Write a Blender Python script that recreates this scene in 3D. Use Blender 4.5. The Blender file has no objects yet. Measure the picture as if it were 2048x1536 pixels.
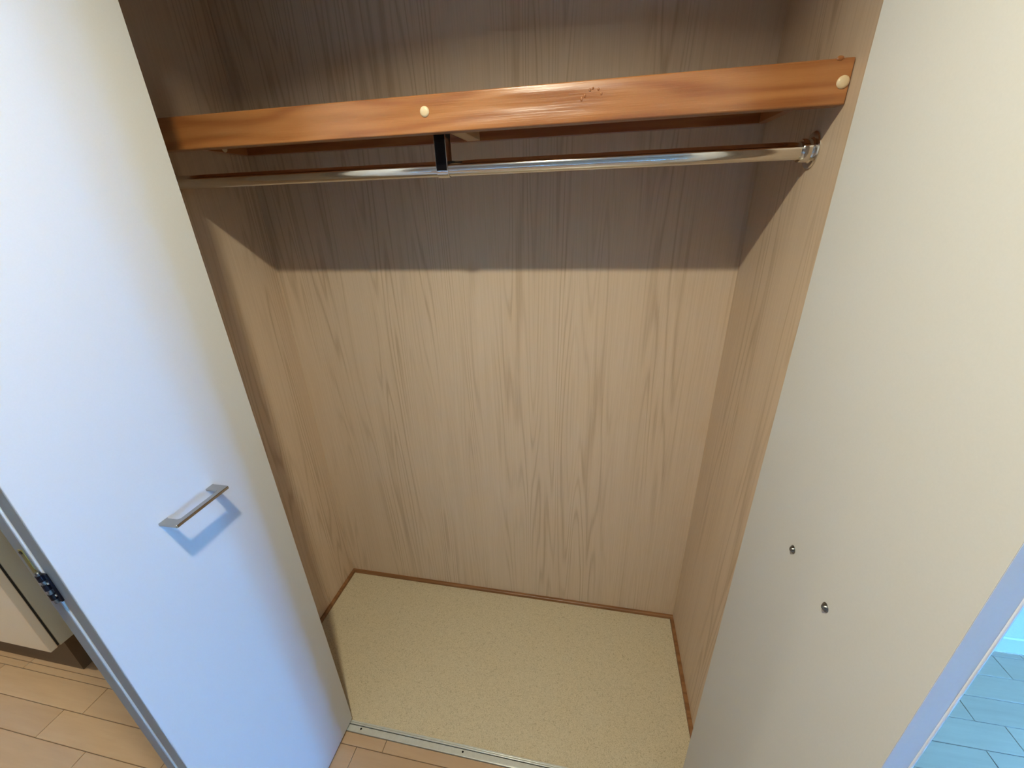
import bpy, bmesh, math, random
from mathutils import Vector, Matrix

random.seed(7)
scene = bpy.context.scene
COL = scene.collection

# ------------------------------------------------------------------ camera
# X runs along the closet, Y into it (back panel at Y = 0), Z up; metres.
F_PX, YAW, PITCH, ROLL = 813.95, -0.2041, 0.4169, -0.0337
CAM = Vector((1.0630, -1.2468, 1.5849))
fw = Vector((math.sin(YAW) * math.cos(PITCH), math.cos(YAW) * math.cos(PITCH), -math.sin(PITCH)))
r0 = Vector((math.cos(YAW), -math.sin(YAW), 0))
u0 = r0.cross(fw)
rt = r0 * math.cos(ROLL) + u0 * math.sin(ROLL)
up = -r0 * math.sin(ROLL) + u0 * math.cos(ROLL)
cd = bpy.data.cameras.new('camera')
cd.sensor_fit = 'HORIZONTAL'
cd.sensor_width = 36.0
cd.lens = F_PX / 2048 * 36.0
cd.clip_start = 0.02
cam = bpy.data.objects.new('camera', cd)
m = Matrix((rt, up, -fw)).transposed().to_4x4()
m.translation = CAM
cam.matrix_world = m
COL.objects.link(cam)
scene.camera = cam

# ------------------------------------------------------------------ world, exposure
SKY = (0.125, 0.425, 1.0)
SKY_STRENGTH = 155.0
LAMP_POS = Vector((0.838, -1.141, 2.352))
LAMP_COL = (1.0, 0.95, 0.74)
LAMP_WATTS = 20.3
FILL_WATTS = 20.0
LAMP_SPREAD = 144.0
w = bpy.data.worlds.new('sky')
w.use_nodes = True
bg = w.node_tree.nodes['Background']
bg.inputs[0].default_value = (*SKY, 1)
bg.inputs[1].default_value = SKY_STRENGTH
scene.world = w
vs = scene.view_settings
vs.view_transform = 'Standard'
vs.look = 'None'
vs.gamma = 1.0
vs.use_curve_mapping = False
vs.exposure = 0.0
scene.cycles.max_bounces = 7
scene.cycles.diffuse_bounces = 3
scene.cycles.glossy_bounces = 3
scene.cycles.use_light_tree = False

# the two windows in the right hand wall; the small one is added to brighten the floor
WIN_X = 4.0
WINDOWS = ((-1.90, -1.54, 0.05, 2.30), (-0.82, -0.28, 0.66, 1.56))
for y0, y1, z0, z1 in WINDOWS:
    pl = bpy.data.lights.new('window_portal', 'AREA')
    pl.shape = 'RECTANGLE'
    pl.size = y1 - y0
    pl.size_y = z1 - z0
    pl.cycles.is_portal = True
    po = bpy.data.objects.new('window_portal', pl)
    po.location = (WIN_X + 0.13, (y0 + y1) / 2, (z0 + z1) / 2)
    po.rotation_euler = Vector((-1, 0, 0)).to_track_quat('-Z', 'Z').to_euler()
    COL.objects.link(po)


# ------------------------------------------------------------------ materials
def mat(name):
    mt = bpy.data.materials.new(name)
    mt.use_nodes = True
    nt = mt.node_tree
    return mt, nt, nt.nodes['Principled BSDF']


def N(nt, typ, **kw):
    n = nt.nodes.new(typ)
    for k, v in kw.items():
        setattr(n, k, v)
    return n


def math_node(nt, op, a, b=None, c=None):
    n = N(nt, 'ShaderNodeMath', operation=op)
    for i, v in enumerate((a, b, c)):
        if v is None:
            continue
        if isinstance(v, (int, float)):
            n.inputs[i].default_value = v
        else:
            nt.links.new(v, n.inputs[i])
    return n.outputs[0]


def noise(nt, vec, scale, detail=2.0, rough=0.5, dist=0.0):
    n = N(nt, 'ShaderNodeTexNoise')
    n.inputs['Scale'].default_value = scale
    n.inputs['Detail'].default_value = detail
    n.inputs['Roughness'].default_value = rough
    n.inputs['Distortion'].default_value = dist
    nt.links.new(vec, n.inputs['Vector'])
    return n.outputs['Fac']


def ramp(nt, fac, stops):
    n = N(nt, 'ShaderNodeValToRGB')
    e = n.color_ramp.elements
    while len(e) < len(stops):
        e.new(0.5)
    for el, (p, c) in zip(e, stops):
        el.position = p
        el.color = (*c, 1)
    nt.links.new(fac, n.inputs[0])
    return n.outputs[0]


def bump(nt, h, bs, strength=0.2, dist=0.002):
    n = N(nt, 'ShaderNodeBump')
    n.inputs['Strength'].default_value = strength
    n.inputs['Distance'].default_value = dist
    nt.links.new(h, n.inputs['Height'])
    nt.links.new(n.outputs[0], bs.inputs['Normal'])


def plain(name, col, rough=0.5, metal=0.0, grain=0.03, gscale=300.0, bstr=0.05, spec=0.5):
    mt, nt, bs = mat(name)
    tc = N(nt, 'ShaderNodeTexCoord')
    f = noise(nt, tc.outputs['Object'], gscale, 3.0)
    lo = tuple(max(0, c * (1 - grain)) for c in col)
    hi = tuple(min(1, c * (1 + grain)) for c in col)
    nt.links.new(ramp(nt, f, [(0.3, lo), (0.7, hi)]), bs.inputs['Base Color'])
    bs.inputs['Roughness'].default_value = rough
    bs.inputs['Metallic'].default_value = metal
    bs.inputs['Specular IOR Level'].default_value = spec
    if bstr:
        bump(nt, f, bs, bstr, 0.0006)
    return mt


def vinyl_wood(name):
    """pale printed woodgrain with upright cathedral figure"""
    mt, nt, bs = mat(name)
    geo = N(nt, 'ShaderNodeNewGeometry')
    sp = N(nt, 'ShaderNodeSeparateXYZ')
    nt.links.new(geo.outputs['Position'], sp.inputs[0])
    ac = math_node(nt, 'ADD', sp.outputs[0], sp.outputs[1])

    def vec(ka, kz, off=0.0):
        c = N(nt, 'ShaderNodeCombineXYZ')
        nt.links.new(math_node(nt, 'MULTIPLY_ADD', ac, ka, off), c.inputs[0])
        nt.links.new(math_node(nt, 'MULTIPLY', sp.outputs[2], kz), c.inputs[1])
        return c.outputs[0]
    figure = noise(nt, vec(13.0, 0.62), 1.0, 1.0, 0.4)
    wob = noise(nt, vec(70.0, 5.0), 1.0, 2.0)
    rings = math_node(nt, 'SINE', math_node(nt, 'MULTIPLY_ADD', figure, 92.0, math_node(nt, 'MULTIPLY', wob, 2.0)))
    rings = math_node(nt, 'POWER', math_node(nt, 'MULTIPLY_ADD', rings, 0.5, 0.5), 3.0)
    gate = noise(nt, vec(9.0, 0.8, 9.0), 1.0, 1.0)
    gate = math_node(nt, 'MINIMUM', math_node(nt, 'MAXIMUM', math_node(nt, 'MULTIPLY_ADD', gate, 5.0, -1.9), 0.15), 1.0)
    rings = math_node(nt, 'MULTIPLY', rings, gate)
    streak = noise(nt, vec(210.0, 2.0, 3.0), 1.0, 3.0, 0.6)
    fine = noise(nt, vec(800.0, 10.0, 5.0), 1.0, 2.0, 0.6)
    broad = noise(nt, vec(12.0, 0.35, 21.0), 1.0, 2.0)
    v = math_node(nt, 'MULTIPLY', rings, 0.36)
    v = math_node(nt, 'MULTIPLY_ADD', streak, 0.55, v)
    v = math_node(nt, 'MULTIPLY_ADD', fine, 0.30, v)
    v = math_node(nt, 'MULTIPLY_ADD', broad, 0.28, v)
    col = ramp(nt, v, [(0.38, (0.665, 0.516, 0.372)), (0.60, (0.615, 0.466, 0.328)),
                       (0.80, (0.555, 0.412, 0.282)), (1.0, (0.475, 0.342, 0.225))])
    nt.links.new(col, bs.inputs['Base Color'])
    bs.inputs['Roughness'].default_value = 0.5
    bs.inputs['Specular IOR Level'].default_value = 0.3
    bump(nt, v, bs, 0.06, 0.001)
    return mt


def stained_wood(name, cols, along='X', rough=0.3, coat=0.3, bstr=0.15, figure_k=26.0):
    mt, nt, bs = mat(name)
    tc = N(nt, 'ShaderNodeTexCoord')
    mp = N(nt, 'ShaderNodeMapping')
    mp.inputs['Scale'].default_value = {'X': (2.2, 26.0, 22.0), 'Y': (26.0, 2.2, 22.0), 'Z': (22.0, 26.0, 2.2)}[along]
    nt.links.new(tc.outputs['Object'], mp.inputs[0])
    fig = noise(nt, mp.outputs[0], 1.0, 1.5, 0.45)
    rings = math_node(nt, 'MULTIPLY_ADD', math_node(nt, 'SINE', math_node(nt, 'MULTIPLY', fig, figure_k)), 0.5, 0.5)
    mp2 = N(nt, 'ShaderNodeMapping')
    mp2.inputs['Scale'].default_value = {'X': (14, 420, 420), 'Y': (420, 14, 420), 'Z': (420, 420, 14)}[along]
    nt.links.new(tc.outputs['Object'], mp2.inputs[0])
    fine = noise(nt, mp2.outputs[0], 1.0, 3.0, 0.6)
    v = math_node(nt, 'MULTIPLY_ADD', fine, 0.4, math_node(nt, 'MULTIPLY', rings, 0.6))
    nt.links.new(ramp(nt, v, [(0.15, cols[0]), (0.5, cols[1]), (0.85, cols[2])]), bs.inputs['Base Color'])
    bs.inputs['Roughness'].default_value = rough
    bs.inputs['Coat Weight'].default_value = coat
    bs.inputs['Coat Roughness'].default_value = 0.22
    bump(nt, math_node(nt, 'MULTIPLY_ADD', fig, 3.0, math_node(nt, 'MULTIPLY', fine, 0.06)), bs, bstr, 0.006)
    return mt


def sheet_vinyl(name):
    """cream sheet flooring with a fine worm-like emboss"""
    mt, nt, bs = mat(name)
    tc = N(nt, 'ShaderNodeTexCoord')
    a = noise(nt, tc.outputs['Object'], 150.0, 2.0, 0.6, 1.5)
    b = noise(nt, tc.outputs['Object'], 420.0, 2.0, 0.6)
    worm = math_node(nt, 'ABSOLUTE', math_node(nt, 'SUBTRACT', a, 0.5))
    v = math_node(nt, 'MULTIPLY_ADD', b, 0.45, math_node(nt, 'MULTIPLY', worm, 2.4))
    nt.links.new(ramp(nt, v, [(0.10, (0.62, 0.53, 0.37)), (0.38, (0.50, 0.42, 0.285)), (0.70, (0.36, 0.30, 0.195))]),
                 bs.inputs['Base Color'])
    bs.inputs['Roughness'].default_value = 0.36
    bs.inputs['Specular IOR Level'].default_value = 0.55
    bump(nt, v, bs, 0.12, 0.0008)
    return mt


def plank_wood(name):
    mt, nt, bs = mat(name)
    tc = N(nt, 'ShaderNodeTexCoord')
    oi = N(nt, 'ShaderNodeObjectInfo')
    off = N(nt, 'ShaderNodeVectorMath', operation='MULTIPLY_ADD')
    nt.links.new(oi.outputs['Location'], off.inputs[0])
    off.inputs[1].default_value = (3.1, 7.7, 0)
    nt.links.new(tc.outputs['Object'], off.inputs[2])
    mp = N(nt, 'ShaderNodeMapping')
    mp.inputs['Scale'].default_value = (5, 60, 1)
    nt.links.new(off.outputs[0], mp.inputs[0])
    g = noise(nt, mp.outputs[0], 1.0, 3.0, 0.6)
    v = math_node(nt, 'MULTIPLY_ADD', oi.outputs['Random'], 0.35, math_node(nt, 'MULTIPLY', g, 0.65))
    nt.links.new(ramp(nt, v, [(0.2, (0.47, 0.315, 0.19)), (0.8, (0.38, 0.245, 0.145))]), bs.inputs['Base Color'])
    bs.inputs['Roughness'].default_value = 0.32
    bs.inputs['Coat Weight'].default_value = 0.35
    bs.inputs['Coat Roughness'].default_value = 0.25
    bump(nt, g, bs, 0.05, 0.001)
    return mt


M = {}
M['vinyl'] = vinyl_wood('printed_woodgrain')
M['door'] = plain('white_door_laminate', (0.545, 0.54, 0.525), 0.42, gscale=450, grain=0.012, bstr=0.05, spec=0.35)
M['door_edge'] = plain('grey_white_edge_band', (0.23, 0.225, 0.205), 0.5, grain=0.02, bstr=0.03)
M['daylit_edge'] = plain('daylit_leaf_edge', (0.70, 0.72, 0.74), 0.45, grain=0.01, bstr=0)  # lighter than the leaf: daylight on its end put into the colour
M['bead'] = plain('painted_corner_highlight', (0.92, 0.93, 0.93), 0.25, grain=0.01, bstr=0)  # highlight of the rounded corner as white colour
M['fold_glint'] = plain('painted_fold_highlight', (0.86, 0.86, 0.82), 0.35, grain=0.02, bstr=0)  # bright line between the folded leaves put into the colour
M['pine'] = stained_wood('orange_stained_pine', ((0.42, 0.165, 0.047), (0.38, 0.142, 0.038), (0.30, 0.100, 0.024)), 'X', 0.34, 0.9, 0.9)
M['pine_y'] = stained_wood('orange_stained_pine_crosswise', ((0.42, 0.16, 0.045), (0.36, 0.125, 0.034), (0.28, 0.085, 0.02)), 'Y')
M['pine_shaded'] = stained_wood('shaded_stained_pine', ((0.36, 0.13, 0.038), (0.30, 0.098, 0.028), (0.24, 0.07, 0.018)), 'X')  # same stained pine, darkened for the shade behind the bar
M['raw_pine'] = stained_wood('unstained_pine', ((0.66, 0.48, 0.28), (0.60, 0.42, 0.23), (0.50, 0.33, 0.17)), 'Y', 0.5, 0.0)
M['cap'] = plain('cream_plastic', (0.74, 0.58, 0.36), 0.35, grain=0.02, bstr=0)
M['chrome'] = plain('chrome', (0.74, 0.73, 0.71), 0.14, 1.0, grain=0.02, bstr=0)
M['chrome_bright'] = plain('bright_chrome', (0.85, 0.86, 0.87), 0.10, 1.0, grain=0.02, bstr=0)
M['satin'] = plain('satin_aluminium', (0.66, 0.69, 0.66), 0.33, 0.55, grain=0.05, gscale=120, bstr=0.03)
M['black'] = plain('black_metal', (0.004, 0.004, 0.006), 0.2, grain=0.1, bstr=0, spec=0.2)
M['screw'] = plain('dark_steel', (0.20, 0.20, 0.19), 0.28, 1.0, grain=0.05, bstr=0)
M['handle_metal'] = plain('handle_chrome', (0.50, 0.51, 0.52), 0.16, 1.0, grain=0.02, bstr=0)
M['dark'] = plain('dark_gap', (0.02, 0.018, 0.015), 0.8, grain=0.1, bstr=0)
M['brass'] = plain('aged_brass', (0.20, 0.155, 0.03), 0.45, 0.5, grain=0.1, bstr=0)
M['sheet'] = sheet_vinyl('cream_sheet_vinyl')
M['trim'] = stained_wood('brown_moulding', ((0.25, 0.115, 0.042), (0.21, 0.092, 0.032), (0.165, 0.070, 0.024)), 'X', 0.4, 0.1)
M['plank'] = plank_wood('oak_plank')
M['subfloor'] = plain('dark_joint', (0.13, 0.085, 0.05), 0.8, grain=0.1, bstr=0)
M['wall'] = plain('white_wallpaper', (0.78, 0.78, 0.76), 0.8, gscale=260, grain=0.03, bstr=0.15)
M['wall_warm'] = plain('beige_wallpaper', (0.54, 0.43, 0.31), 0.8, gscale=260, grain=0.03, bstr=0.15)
M['base'] = plain('white_skirting', (0.82, 0.83, 0.83), 0.4, grain=0.01, bstr=0)
M['ceil'] = plain('cream_ceiling', (0.70, 0.63, 0.52), 0.9, gscale=200, grain=0.02, bstr=0.1)
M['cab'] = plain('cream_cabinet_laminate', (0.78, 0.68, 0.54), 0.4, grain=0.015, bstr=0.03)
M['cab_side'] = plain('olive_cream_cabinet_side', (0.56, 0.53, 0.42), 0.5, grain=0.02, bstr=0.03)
M['kick'] = plain('dark_brown_plinth', (0.105, 0.062, 0.028), 0.5, grain=0.08, bstr=0.03)
M['ground'] = plain('pale_concrete', (0.66, 0.65, 0.63), 0.9, gscale=30, grain=0.1, bstr=0.1)
M['frame'] = plain('window_aluminium', (0.55, 0.56, 0.57), 0.4, 0.6, grain=0.02, bstr=0)

mt, nt, bs = mat('window_glass')
tr = N(nt, 'ShaderNodeBsdfTransparent')
tr.inputs[0].default_value = (0.95, 0.97, 0.97, 1)
gl = N(nt, 'ShaderNodeBsdfGlossy')
gl.inputs['Roughness'].default_value = 0.02
mx = N(nt, 'ShaderNodeMixShader')
mx.inputs[0].default_value = 0.06
nt.links.new(tr.outputs[0], mx.inputs[1])
nt.links.new(gl.outputs[0], mx.inputs[2])
nt.links.new(mx.outputs[0], nt.nodes['Material Output'].inputs['Surface'])
M['glass'] = mt

mt, nt, bs = mat('lamp_lens')
em = N(nt, 'ShaderNodeEmission')
em.inputs[0].default_value = (*LAMP_COL, 1)
em.inputs[1].default_value = 12.0
nt.links.new(em.outputs[0], nt.nodes['Material Output'].inputs['Surface'])
M['lens'] = mt


# ------------------------------------------------------------------ mesh helpers
def box(bm, x0, x1, y0, y1, z0, z1):
    vs_ = [bm.verts.new((x, y, z)) for x in (x0, x1) for y in (y0, y1) for z in (z0, z1)]
    for f in ((0, 1, 3, 2), (4, 6, 7, 5), (0, 4, 5, 1), (2, 3, 7, 6), (0, 2, 6, 4), (1, 5, 7, 3)):
        bm.faces.new([vs_[i] for i in f])


def lathe(bm, prof, origin, axis, seg=32):
    """prof: (radius, distance along axis); closed at both ends"""
    axis = Vector(axis).normalized()
    a = axis.orthogonal().normalized()
    b = axis.cross(a)
    o = Vector(origin)
    rings = []
    for rad, d in prof:
        if rad < 1e-6:
            rings.append([bm.verts.new(o + axis * d)])
        else:
            rings.append([bm.verts.new(o + axis * d + (a * math.cos(t) + b * math.sin(t)) * rad)
                          for t in (2 * math.pi * k / seg for k in range(seg))])
    for p, q in zip(rings, rings[1:]):
        for k in range(seg):
            k2 = (k + 1) % seg
            if len(p) == 1 and len(q) > 1:
                bm.faces.new((p[0], q[k2], q[k]))
            elif len(q) == 1 and len(p) > 1:
                bm.faces.new((p[k], p[k2], q[0]))
            elif len(p) > 1:
                bm.faces.new((p[k], p[k2], q[k2], q[k]))
    for ring in (rings[0], rings[-1]):
        if len(ring) > 1:
            bm.faces.new(ring)


def prism(bm, poly, to3, t0, t1):
    """polygon of (a, b) swept from t0 to t1; to3(a, b, t) gives the point"""
    A = [bm.verts.new(to3(a, b, t0)) for a, b in poly]
    B = [bm.verts.new(to3(a, b, t1)) for a, b in poly]
    n = len(poly)
    bm.faces.new(A)
    bm.faces.new(B[::-1])
    for i in range(n):
        j = (i + 1) % n
        bm.faces.new((A[i], B[i], B[j], A[j]))


def obj(name, bm, material, parent=None, bevel=0.0, segs=2, smooth=False, loc=None):
    bmesh.ops.recalc_face_normals(bm, faces=bm.faces)
    me = bpy.data.meshes.new(name)
    bm.to_mesh(me)
    bm.free()
    me.materials.append(M[material])
    o = bpy.data.objects.new(name, me)
    COL.objects.link(o)
    if loc is not None:
        o.location = loc
    if parent is not None:
        o.parent = parent
        o.matrix_parent_inverse = Matrix.Translation(parent.location).inverted()
    if bevel:
        b = o.modifiers.new('bevel', 'BEVEL')
        b.width = bevel
        b.segments = segs
        b.limit_method = 'ANGLE'
        b.angle_limit = math.radians(40)
    if smooth or bevel:
        for p in me.polygons:
            p.use_smooth = True
        me.set_sharp_from_angle(angle=math.radians(35))
    return o


def bx(name, ext, material, parent=None, bevel=0.0, segs=2):
    """a box as one mesh object with its origin at its own base centre"""
    x0, x1, y0, y1, z0, z1 = ext
    c = Vector(((x0 + x1) / 2, (y0 + y1) / 2, z0))
    bm = bmesh.new()
    box(bm, x0 - c.x, x1 - c.x, y0 - c.y, y1 - c.y, 0, z1 - z0)
    return obj(name, bm, material, parent, bevel, segs, loc=c)


def thing(name, label, cat, loc=(0, 0, 0), group=None):
    o = bpy.data.objects.new(name, None)
    o.empty_display_size = 0.05
    o.location = loc
    COL.objects.link(o)
    tag(o, label, cat, group)
    return o


def tag(o, label, cat, group=None):
    o['label'] = label
    o['category'] = cat
    if group:
        o['group'] = group
    return o


def struct(o, label=None):
    o['kind'] = 'structure'
    if label:
        o['label'] = label
    return o


# ------------------------------------------------------------------ closet shell
W, DEP, HC = 1.45, 0.572, 2.36
YF0, YF1 = -0.615, -0.555          # front wall of the closet
OX0, OX1, OZ = 0.262, 1.400, 2.180  # opening for the three leaves

struct(bx('wall_back', (0, W, 0, 0.03, 0, HC), 'vinyl'), 'closet back panel in pale upright woodgrain')
struct(bx('wall_left', (-0.02, 0, YF1, 0.03, 0, HC), 'vinyl'), 'closet left side panel in pale woodgrain')
struct(bx('wall_right', (W, W + 0.02, YF1, 0.03, 0, HC), 'vinyl'), 'closet right side panel in pale woodgrain')
struct(bx('wall_front_left', (-0.12, OX0, YF0, YF1, 0, HC), 'wall'), 'white front wall left of the closet opening')
struct(bx('wall_front_right', (OX1, 1.60, YF0, YF1, 0, HC), 'wall'), 'white front wall right of the closet opening')
struct(bx('wall_header', (OX0, OX1, YF0, YF1, OZ, HC), 'wall'), 'white wall above the closet opening')
struct(bx('wall_outer_right', (W + 0.02, 1.60, YF1, 0.065, 0, HC), 'wall'), 'white outer side wall of the closet')
struct(bx('wall_outer_left', (-0.12, -0.02, YF1, -0.17, 0, HC), 'wall'), 'white outer left side wall of the closet')

closet_floor = struct(bx('floor_closet', (0, W, -DEP, 0, -0.03, 0.0), 'sheet'), 'cream textured sheet flooring inside the closet')


def moulding(name, p0, p1, inward, label):
    """small quarter-round bead lying along the floor edge"""
    r = 0.0125
    p0, p1, inward = Vector(p0), Vector(p1), Vector(inward)
    d = (p1 - p0)
    poly = [(0, 0), (r, 0)] + [(r * (0.62 + 0.38 * math.cos(t)), r * (0.62 + 0.38 * math.sin(t)))
                               for t in (math.pi / 2 * k / 5 for k in range(1, 6))] + [(0, r)]
    bm = bmesh.new()
    prism(bm, poly, lambda a, b, t: inward * a + Vector((0, 0, b)) + d * t, 0, 1)
    o = obj(name, bm, 'trim', smooth=True, loc=p0)
    struct(o, label)
    return o


moulding('trim_1', (0, 0, 0), (W, 0, 0), (0, -1, 0), 'brown wood bead along the closet back')
moulding('trim_2', (0, -0.552, 0), (0, -0.0126, 0), (1, 0, 0), 'brown wood bead along the closet left side')
moulding('trim_3', (W, -0.552, 0), (W, -0.0126, 0), (-1, 0, 0), 'brown wood bead along the closet right side')

# ------------------------------------------------------------------ room shell
RX0, RX1, RY0 = -2.2, WIN_X, -3.6
ALC = -0.17                         # back of the cabinet recess on the left
RYB = 0.065                         # wall seen beyond the right door
struct(bx('ceiling', (RX0, RX1 + 0.12, RY0, 0.13, HC, HC + 0.05), 'ceil'))
struct(bx('wall_recess', (RX0, -0.02, ALC, ALC + 0.06, 0, HC), 'wall'), 'white wall behind the cabinet')
struct(bx('wall_far', (1.60, RX1, RYB, RYB + 0.06, 0, HC), 'wall'), 'daylit white wall beyond the right door')
struct(bx('wall_side_left', (RX0 - 0.06, RX0, RY0, ALC + 0.06, 0, HC), 'wall_warm'))
struct(bx('wall_rear', (RX0, RX1, RY0 - 0.06, RY0, 0, HC), 'wall_warm'))
struct(bx('baseboard_far', (1.60, RX1, RYB - 0.010, RYB, 0, 0.074), 'base', bevel=0.003), 'white baseboard beyond the right door')

# wall with the two windows
bm = bmesh.new()
cuts = sorted(WINDOWS)
ye = RY0
for y0, y1, z0, z1 in cuts:
    box(bm, RX1, RX1 + 0.12, ye, y0, 0, HC)
    box(bm, RX1, RX1 + 0.12, y0, y1, 0, z0)
    box(bm, RX1, RX1 + 0.12, y0, y1, z1, HC)
    ye = y1
box(bm, RX1, RX1 + 0.12, ye, RYB + 0.06, 0, HC)
struct(obj('wall_side_right', bm, 'wall_warm'), 'white wall with the windows')
for n, (y0, y1, z0, z1) in enumerate(WINDOWS):
    win = thing('window_%d' % (n + 1), ('tall narrow window in the right hand wall', 'small unseen window added to brighten the floor and far wall')[n], 'window',
                (WIN_X + 0.06, (y0 + y1) / 2, z0))
    struct(win)
    yc = (y0 + y1) / 2
    bm = bmesh.new()
    for e in ((y0, y0 + 0.03, z0, z1), (y1 - 0.03, y1, z0, z1), (yc - 0.02, yc + 0.02, z0, z1), (y0, y1, z0, z0 + 0.03), (y0, y1, z1 - 0.03, z1)):
        box(bm, WIN_X + 0.04, WIN_X + 0.09, *e)
    obj('window_frame', bm, 'frame', win)
    for a, b in ((y0 + 0.02, yc), (yc, y1 - 0.02)):
        bx('pane', (WIN_X + 0.062, WIN_X + 0.068, a, b, z0 + 0.02, z1 - 0.02), 'glass', win)

struct(bx('floor_outside', (RX1 + 0.12, RX1 + 26.0, -16.0, 14.0, -0.35, -0.25), 'ground'), 'unseen pale ground added outside to grade the daylight through the windows')  # unseen ground, added so the daylight weakens up the left door

# floor: a dark bed with planks laid on it
floor = struct(bx('floor', (RX0, RX1, RY0, RYB, -0.05, -0.0035), 'subfloor'), 'pale oak plank floor')
PITCHY, GAP = 0.084, 0.0016
LEN = 0.503
known = {7: 0.386, 8: -0.700, 9: -0.483, 6: 0.474, 1: 2.350, 2: 2.430, 3: 2.320, -1: 2.580, 0: 2.13, 4: 2.47, 5: 2.24}
meshes = {}


def plank(x0, x1, y0, y1):
    key = (round(x1 - x0, 4), round(y1 - y0, 4))
    if key not in meshes:
        bm = bmesh.new()
        hx, hy, c = (x1 - x0 - GAP) / 2, (y1 - y0 - GAP) / 2, 0.0009
        lo = [bm.verts.new((sx * hx, sy * hy, -0.0035)) for sx, sy in ((-1, -1), (1, -1), (1, 1), (-1, 1))]
        md = [bm.verts.new((sx * hx, sy * hy, -c)) for sx, sy in ((-1, -1), (1, -1), (1, 1), (-1, 1))]
        hi = [bm.verts.new((sx * (hx - c), sy * (hy - c), 0)) for sx, sy in ((-1, -1), (1, -1), (1, 1), (-1, 1))]
        bm.faces.new(hi)
        for p, q in ((lo, md), (md, hi)):
            for i in range(4):
                j = (i + 1) % 4
                bm.faces.new((p[i], p[j], q[j], q[i]))
        bmesh.ops.recalc_face_normals(bm, faces=bm.faces)
        me = bpy.data.meshes.new('plank')
        bm.to_mesh(me)
        bm.free()
        me.materials.append(M['plank'])
        meshes[key] = me
    o = bpy.data.objects.new('plank', meshes[key])
    o.location = ((x0 + x1) / 2, (y0 + y1) / 2, 0)
    COL.objects.link(o)
    o.parent = floor
    o.matrix_parent_inverse = Matrix.Translation(floor.location).inverted()


def lay(y0, y1, xa, xb, start, length=LEN):
    x = start - math.ceil((start - xa) / length) * length
    while x < xb - 1e-4:
        a, b = max(x, xa), min(x + length, xb)
        if b - a > 0.02:
            plank(a, b, y0, y1)
        x += length


for k in range(-2, 18):
    y1 = -0.05 - PITCHY * k
    y0 = y1 - PITCHY
    y1 = min(y1, RYB - 0.010)
    if y1 - y0 < 0.012:
        continue
    st = known.get(k, random.uniform(0, LEN))
    if y0 > YF0 - 0.001:                      # rows beside the closet
        lay(y0, y1, 1.60, RX1, st)
        if y0 > ALC:
            continue
        lay(y0, min(y1, ALC), RX0, -0.12, st)
    elif y1 > -0.604:
        lay(y0, -0.604, OX0, OX1, st)
        lay(y0, y1 if y1 <= YF0 else YF0, OX1, RX1, st + 0.1)
        lay(y0, y1 if y1 <= YF0 else YF0, RX0, OX0, st)
    else:
        lay(y0, y1, RX0, RX1, st)
# the strip of row 6 that runs on past the closet corners
lay(YF0, -0.554, 1.60, RX1, known[6] + 0.1)
lay(YF0, -0.554, RX0, -0.12, known[6])
# rows further back in the room, out of sight: long boards
y = -0.05 - PITCHY * 18
while y > RY0 + 0.05:
    y0 = max(RY0, y - PITCHY * 3)
    lay(y0, y, RX0, RX1, random.uniform(0, 1.5), 1.55)
    y = y0

# ------------------------------------------------------------------ ceiling lamp
def downlight(pos, watts, label):
    lamp = thing('ceiling_lamp', label, 'lamp', (pos.x, pos.y, HC))
    bm = bmesh.new()
    lathe(bm, [(0.040, -0.0001), (0.066, -0.0001), (0.068, -0.003), (0.064, -0.0052), (0.046, -0.0065), (0.040, -0.004)],
          (pos.x, pos.y, HC), (0, 0, 1))
    obj('trim_ring', bm, 'base', lamp, smooth=True)
    bm = bmesh.new()
    lathe(bm, [(0.0, -0.002), (0.040, -0.002), (0.040, -0.004), (0.0, -0.0055)], (pos.x, pos.y, HC), (0, 0, 1))
    obj('lens', bm, 'lens', lamp, smooth=True)
    al = bpy.data.lights.new('downlight', 'AREA')
    al.shape = 'DISK'
    al.size = 0.060
    al.energy = watts
    al.color = LAMP_COL
    al.spread = math.radians(LAMP_SPREAD)
    ao = bpy.data.objects.new('downlight', al)
    ao.location = pos
    ao.parent = lamp
    ao.matrix_parent_inverse = Matrix.Translation(lamp.location).inverted()
    COL.objects.link(ao)


downlight(LAMP_POS, LAMP_WATTS, 'small round downlight in the ceiling in front of the closet')
downlight(Vector((-1.50, -1.25, LAMP_POS.z)), FILL_WATTS, 'added unseen downlight brightening the left floor and storage cabinet')  # fill lamp added out of view for the left floor and cabinet

# ------------------------------------------------------------------ left folding door: two leaves folded together
LX, TH = 0.332, 0.0255
LY0, LY1 = -0.958, -0.5705
DZ0, DZ1 = 0.010, 2.172
ld = thing('folding_closet_door', 'white folding closet door with a chrome handle, folded open on the left', 'closet door', (LX - TH, LY1, DZ0))
bx('door_leaf', (LX - TH, LX, LY0, LY1, DZ0, DZ1), 'door', ld, bevel=0.0007)
bx('door_leaf', (LX - 2 * TH - 0.0045, LX - TH - 0.0045, LY0 - 0.001, LY1, DZ0, DZ1), 'door', ld, bevel=0.0015)
XG = LX - TH - 0.0045
# hinge edge seen end on: grey bands, and an added pale strip painting the highlight between
bx('edge_band', (LX - TH + 0.0015, LX - 0.0015, LY0 - 0.0008, LY0, DZ0 + 0.001, DZ1 - 0.001), 'door_edge', ld)
bx('edge_band', (XG - TH + 0.0025, XG - 0.002, LY0 - 0.0018, LY0 - 0.001, DZ0 + 0.001, DZ1 - 0.001), 'door_edge', ld)
bx('fold_highlight', (XG + 0.0008, XG + 0.0036, LY0 + 0.0005, LY0 + 0.030, DZ0 + 0.003, DZ1 - 0.003), 'fold_glint', ld)  # added strip, stands for light caught on the leaf corners

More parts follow.
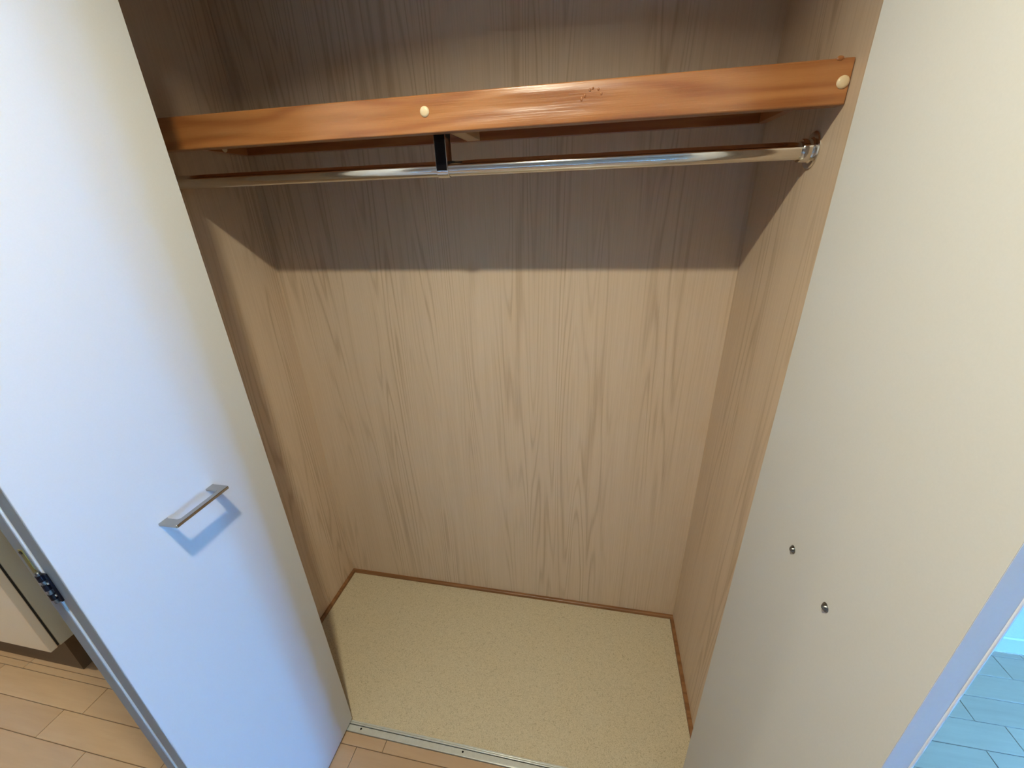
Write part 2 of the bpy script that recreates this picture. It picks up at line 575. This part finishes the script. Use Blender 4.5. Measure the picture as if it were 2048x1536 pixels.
# folding hinge and a brass plate on the hinge edge
YE = LY0 - 0.0018
hinge = bx('hinge', (XG - 0.006, XG + 0.012, YE - 0.0035, YE, 1.066, 1.121), 'black', ld, bevel=0.001)
hinge['label'] = 'black folding hinge'
for z in (1.073, 1.092, 1.110):
    bm = bmesh.new()
    lathe(bm, [(0, 0), (0.0042, 0), (0.0042, 0.0105), (0, 0.0105)], (XG + 0.003, YE - 0.0045, z), (0, 0, 1), 16)
    obj('knuckle', bm, 'black', hinge, smooth=True)
bm = bmesh.new()
lathe(bm, [(0, 0), (0.003, 0), (0.003, 0.060), (0.0018, 0.0615), (0, 0.0615)], (XG + 0.003, YE - 0.0045, 1.065), (0, 0, 1), 16)
obj('pin', bm, 'screw', hinge, smooth=True)
for x, z in ((XG + 0.008, 1.104), (XG + 0.008, 1.080)):
    bm = bmesh.new()
    lathe(bm, [(0.0026, 0), (0.0026, 0.0006), (0.0014, 0.0013), (0, 0.0013)], (x, YE - 0.0035, z), (0, -1, 0), 14)
    obj('screw_head', bm, 'chrome_bright', hinge, smooth=True)
plate = bx('latch_plate', (XG - 0.0145, XG - 0.0065, YE - 0.0012, YE, 1.110, 1.163), 'brass', ld, bevel=0.0005)
plate['label'] = 'small brass plate'
bm = bmesh.new()
lathe(bm, [(0.0028, 0), (0.0028, 0.0009), (0, 0.0012)], (XG - 0.0105, YE - 0.0012, 1.158), (0, -1, 0), 12)
obj('screw_head', bm, 'black', plate, smooth=True)


def handle(parent, x, sgn, ya, yb, z, out=0.038, leg=0.0145, inner=0.0275, t=0.006):
    """flat bridge pull: a U-shaped plate, rounded at its inner corners, flared at its feet"""
    poly = [(0, ya - 0.001)]
    def arc(cx, cy, r, a0, a1, n=5):
        return [(cx + r * math.cos(a0 + (a1 - a0) * k / n), cy + r * math.sin(a0 + (a1 - a0) * k / n)) for k in range(n + 1)]
    h = math.pi / 2
    ro, ri = 0.002, 0.006
    poly += [(0.004, ya)] + arc(out - ro, ya + ro, ro, -h, 0) + arc(out - ro, yb - ro, ro, 0, h) + [(0.004, yb), (0, yb + 0.001)]
    poly += [(0, yb - leg - 0.002), (0.004, yb - leg)] + arc(inner - ri, yb - leg - ri, ri, h, 0) + arc(inner - ri, ya + leg + ri, ri, 0, -h)
    poly += [(0.004, ya + leg), (0, ya + leg + 0.002)]
    bm = bmesh.new()
    c = Vector((x, (ya + yb) / 2, z))
    prism(bm, poly, lambda a, b, q: Vector((sgn * a, b - c.y, q)), 0, t)
    o = obj('handle', bm, 'handle_metal', parent, bevel=0.0008, segs=2, loc=c)
    o['label'] = 'chrome bridge handle'
    return o


handle(ld, LX, 1, -0.8225, -0.7105, 1.084)

# ------------------------------------------------------------------ right door leaf, opened square to the closet
RXD, RTH = 1.370, 0.0245
RY_0, RY_1 = -0.966, -0.578
rd = thing('hinged_closet_door', 'white closet door leaf opened on the right, showing two screw heads', 'closet door', (RXD + RTH / 2, RY_1, DZ0))
bm = bmesh.new()
ra = 0.0042
sec = [(RXD, RY_0), (RXD, RY_1), (RXD + RTH, RY_1)]
sec += [(RXD + RTH - ra + ra * math.cos(t), RY_0 + ra - ra * math.sin(t)) for t in (math.pi / 2 * k / 6 for k in range(7))]
zb = rd.location.z
prism(bm, sec, lambda a, b, t: Vector((a - rd.location.x, b - rd.location.y, t)), 0, DZ1 - DZ0)
obj('door_leaf', bm, 'door', rd, smooth=True, loc=rd.location)
bx('edge_band', (RXD + 0.0004, RXD + RTH - 0.0042, RY_0 - 0.0002, RY_0, DZ0 + 0.001, DZ1 - 0.001), 'daylit_edge', rd)
bm = bmesh.new()
lathe(bm, [(0.0030, DZ0 + 0.001), (0.0030, DZ1 - 0.001)], (RXD + RTH - 0.0022, RY_0 + 0.0022, 0), (0, 0, 1), 20)
bd = obj('corner_highlight', bm, 'bead', rd, smooth=True)  # added part, stands for window light caught on the rounded corner
bd['label'] = 'white bead painting the daylight caught on the door corner'
handle(rd, RXD + RTH, 1, -0.834, -0.722, 1.104)
for y in (-0.7304, -0.8258):
    bm = bmesh.new()
    lathe(bm, [(0.0062, 0.0), (0.0062, 0.0006), (0.0054, 0.0014), (0.0044, 0.0006), (0.0040, 0.0012), (0.0034, 0.0034), (0.0020, 0.0044),
               (0.0014, 0.0044), (0.0010, 0.0028), (0, 0.0028)], (RXD, y, 1.1072), (-1, 0, 0), 24)
    s = obj('screw_head', bm, 'screw', rd, smooth=True)
    s['label'] = 'dark steel screw head'

# ------------------------------------------------------------------ floor track
tr_ = thing('floor_track', 'aluminium door track on the floor at the closet front', 'track', (0.83, -0.588, 0))
bx('track_base', (OX0 + 0.002, OX1 - 0.002, -0.6035, -0.5725, -0.0030, 0.0008), 'satin', tr_)
bx('flat_strip', (OX0 + 0.002, OX1 - 0.002, -0.6005, -0.5850, 0.0008, 0.0020), 'satin', tr_, bevel=0.0004)
bx('front_lip', (OX0 + 0.002, OX1 - 0.002, -0.6035, -0.6006, 0.0008, 0.0036), 'satin', tr_, bevel=0.0008)
bx('groove', (OX0 + 0.002, OX1 - 0.002, -0.5850, -0.5832, 0.0008, 0.0011), 'dark', tr_)
bx('rear_lip', (OX0 + 0.002, OX1 - 0.002, -0.5831, -0.5788, 0.0008, 0.0044), 'satin', tr_, bevel=0.0009)
bx('edge_strip', (OX0 + 0.002, OX1 - 0.002, -0.5776, -0.5722, 0.0008, 0.0030), 'satin', tr_, bevel=0.0009)
for x in (0.375, 0.728, 1.08):
    bm = bmesh.new()
    lathe(bm, [(0.0030, 0), (0.0030, 0.0004), (0.0022, 0.0008), (0.001, 0.0005), (0, 0.0004)], (x, -0.5915, 0.0020), (0, 0, 1), 16)
    obj('screw_head', bm, 'black', tr_, smooth=True)

# ------------------------------------------------------------------ shelf frame
SF, SB, ST = -0.368, 1.716, 1.779
CLZ = 1.742
sh = thing('closet_shelf', 'orange stained pine shelf frame with cream screw caps, above the rail', 'shelf', (W / 2, 0, CLZ))
bx('front_bar', (0.001, W - 0.001, SF, -0.341, SB, ST), 'pine', sh, bevel=0.0022, segs=3)
bx('shelf_board', (0.001, W - 0.001, -0.3408, -0.0005, 1.7652, 1.7775), 'pine_shaded', sh)
bx('back_cleat', (0.001, W - 0.001, -0.020, -0.0005, CLZ, 1.765), 'pine_shaded', sh, bevel=0.001)
bx('side_cleat', (0.001, 0.021, -0.3408, -0.0205, CLZ, 1.765), 'pine_y', sh, bevel=0.001)
bx('side_cleat', (W - 0.021, W - 0.001, -0.3408, -0.0205, CLZ, 1.765), 'pine_y', sh, bevel=0.001)
br = bx('cross_brace', (0.708, 0.744, -0.3408, -0.0205, CLZ + 0.0005, 1.765), 'raw_pine', sh, bevel=0.001)
br['label'] = 'pale unstained brace'
cap_prof = [(0.0092, -0.0005), (0.0092, 0.0008), (0.0082, 0.0022), (0.0055, 0.0033), (0, 0.0038)]
for o_, ax in (((0.7277, SF, 1.7515), (0, -1, 0)), ((1.4385, SF, 1.7465), (0, -1, 0)), ((0.021, -0.105, 1.7515), (1, 0, 0))):
    bm = bmesh.new()
    lathe(bm, cap_prof, o_, ax, 24)
    c = obj('screw_cap', bm, 'cap', sh, smooth=True)
    c['label'] = 'cream screw cap'

# hardened varnish drips on the bar
for x, z, rx, rz, dep in ((1.0252, 1.7518, 0.0022, 0.0040, 0.0014), (1.0310, 1.7562, 0.0022, 0.0030, 0.0016), (1.0395, 1.7640, 0.0024, 0.0026, 0.0016),
                          (1.0446, 1.7664, 0.0020, 0.0022, 0.0015), (1.0542, 1.7644, 0.0020, 0.0022, 0.0013), (1.0597, 1.7574, 0.0018, 0.0026, 0.0012),
                          (1.4268, 1.7785, 0.0055, 0.0036, 0.0016)):
    bm = bmesh.new()
    bmesh.ops.create_uvsphere(bm, u_segments=10, v_segments=6, radius=1.0)
    for v_ in bm.verts:
        v_.co = Vector((v_.co.x * rx, v_.co.y * dep, v_.co.z * rz))
    obj('varnish_drip', bm, 'pine', sh, smooth=True, loc=Vector((x, SF, z)))

# ------------------------------------------------------------------ clothes rail
RYC, RZC, RR = -0.286, 1.6585, 0.0155
cr = thing('clothes_rail', 'chrome hanging rail across the closet with a strap bracket', 'rail', (W / 2, RYC, RZC))
bm = bmesh.new()
lathe(bm, [(RR, 0.004), (RR, W - 0.004)], (0, RYC, RZC), (1, 0, 0), 48)
obj('tube', bm, 'chrome', cr, smooth=True)
fl_prof = [(0.0315, 0.0005), (0.0315, 0.0018), (0.0295, 0.0036), (0.0225, 0.0044), (0.0205, 0.0070), (0.0200, 0.0200), (0.0190, 0.0215), (0.0156, 0.0215)]
for x, s in ((0.0, 1), (W, -1)):
    bm = bmesh.new()
    lathe(bm, fl_prof, (x, RYC, RZC), (s, 0, 0), 40)
    obj('end_flange', bm, 'chrome', cr, smooth=True)
# strap bracket: a U of flat metal hung from the shelf brace, cradling the rail
HX0, HX1 = 0.7165, 0.7425
ri, ro = RR + 0.0004, RR + 0.0028


def strap_poly():
    out = [(-ro, 0.0832)]
    out += [(ro * math.cos(math.pi + math.pi * k / 14), ro * math.sin(math.pi + math.pi * k / 14)) for k in range(15)]
    out += [(ro, 0.0832), (ri, 0.0832)]
    out += [(ri * math.cos(-math.pi * k / 14), ri * math.sin(-math.pi * k / 14)) for k in range(15)]
    out += [(-ri, 0.0832)]
    return out


bm = bmesh.new()
prism(bm, strap_poly(), lambda a, b, t: Vector((t, RYC + a, RZC + b)), HX0, HX1)
bk = obj('strap_bracket', bm, 'chrome_bright', cr, bevel=0.0005, segs=1)
fp = bx('strap_reflection', (HX0 + 0.0016, HX1 - 0.0016, RYC - ro - 0.0008, RYC - ro, RZC - 0.004, RZC + 0.0645), 'black', bk)  # added plate: dark reflection in the chrome given as black colour
fp['label'] = 'black plate painting the dark reflection in the chrome strap'
bx('mounting_block', (HX0 - 0.001, HX1 + 0.010, RYC - ro - 0.001, RYC + ro + 0.001, RZC + 0.0700, RZC + 0.0828), 'dark', bk, bevel=0.001)

# ------------------------------------------------------------------ cabinet in the recess on the left
CX1, CX0, CY0, CZ0, CZ1 = -0.787, -1.90, -0.640, 0.160, 2.15
cb = thing('storage_cabinet', 'cream storage cabinet on a dark plinth behind the left door', 'cabinet', ((CX0 + CX1) / 2, -0.4, 0))
bx('plinth', (CX0 + 0.002, CX1 - 0.001, -0.600, ALC - 0.001, 0.0002, CZ0), 'kick', cb)
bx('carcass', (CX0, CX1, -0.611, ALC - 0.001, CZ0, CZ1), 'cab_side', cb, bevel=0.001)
bx('shadow_gap', (CX0 + 0.004, CX1 - 0.004, -0.617, -0.611, CZ0 + 0.004, CZ1 - 0.004), 'dark', cb)
xm = (CX0 + CX1) / 2
for a, b in ((CX0, xm - 0.0015), (xm + 0.0015, CX1)):
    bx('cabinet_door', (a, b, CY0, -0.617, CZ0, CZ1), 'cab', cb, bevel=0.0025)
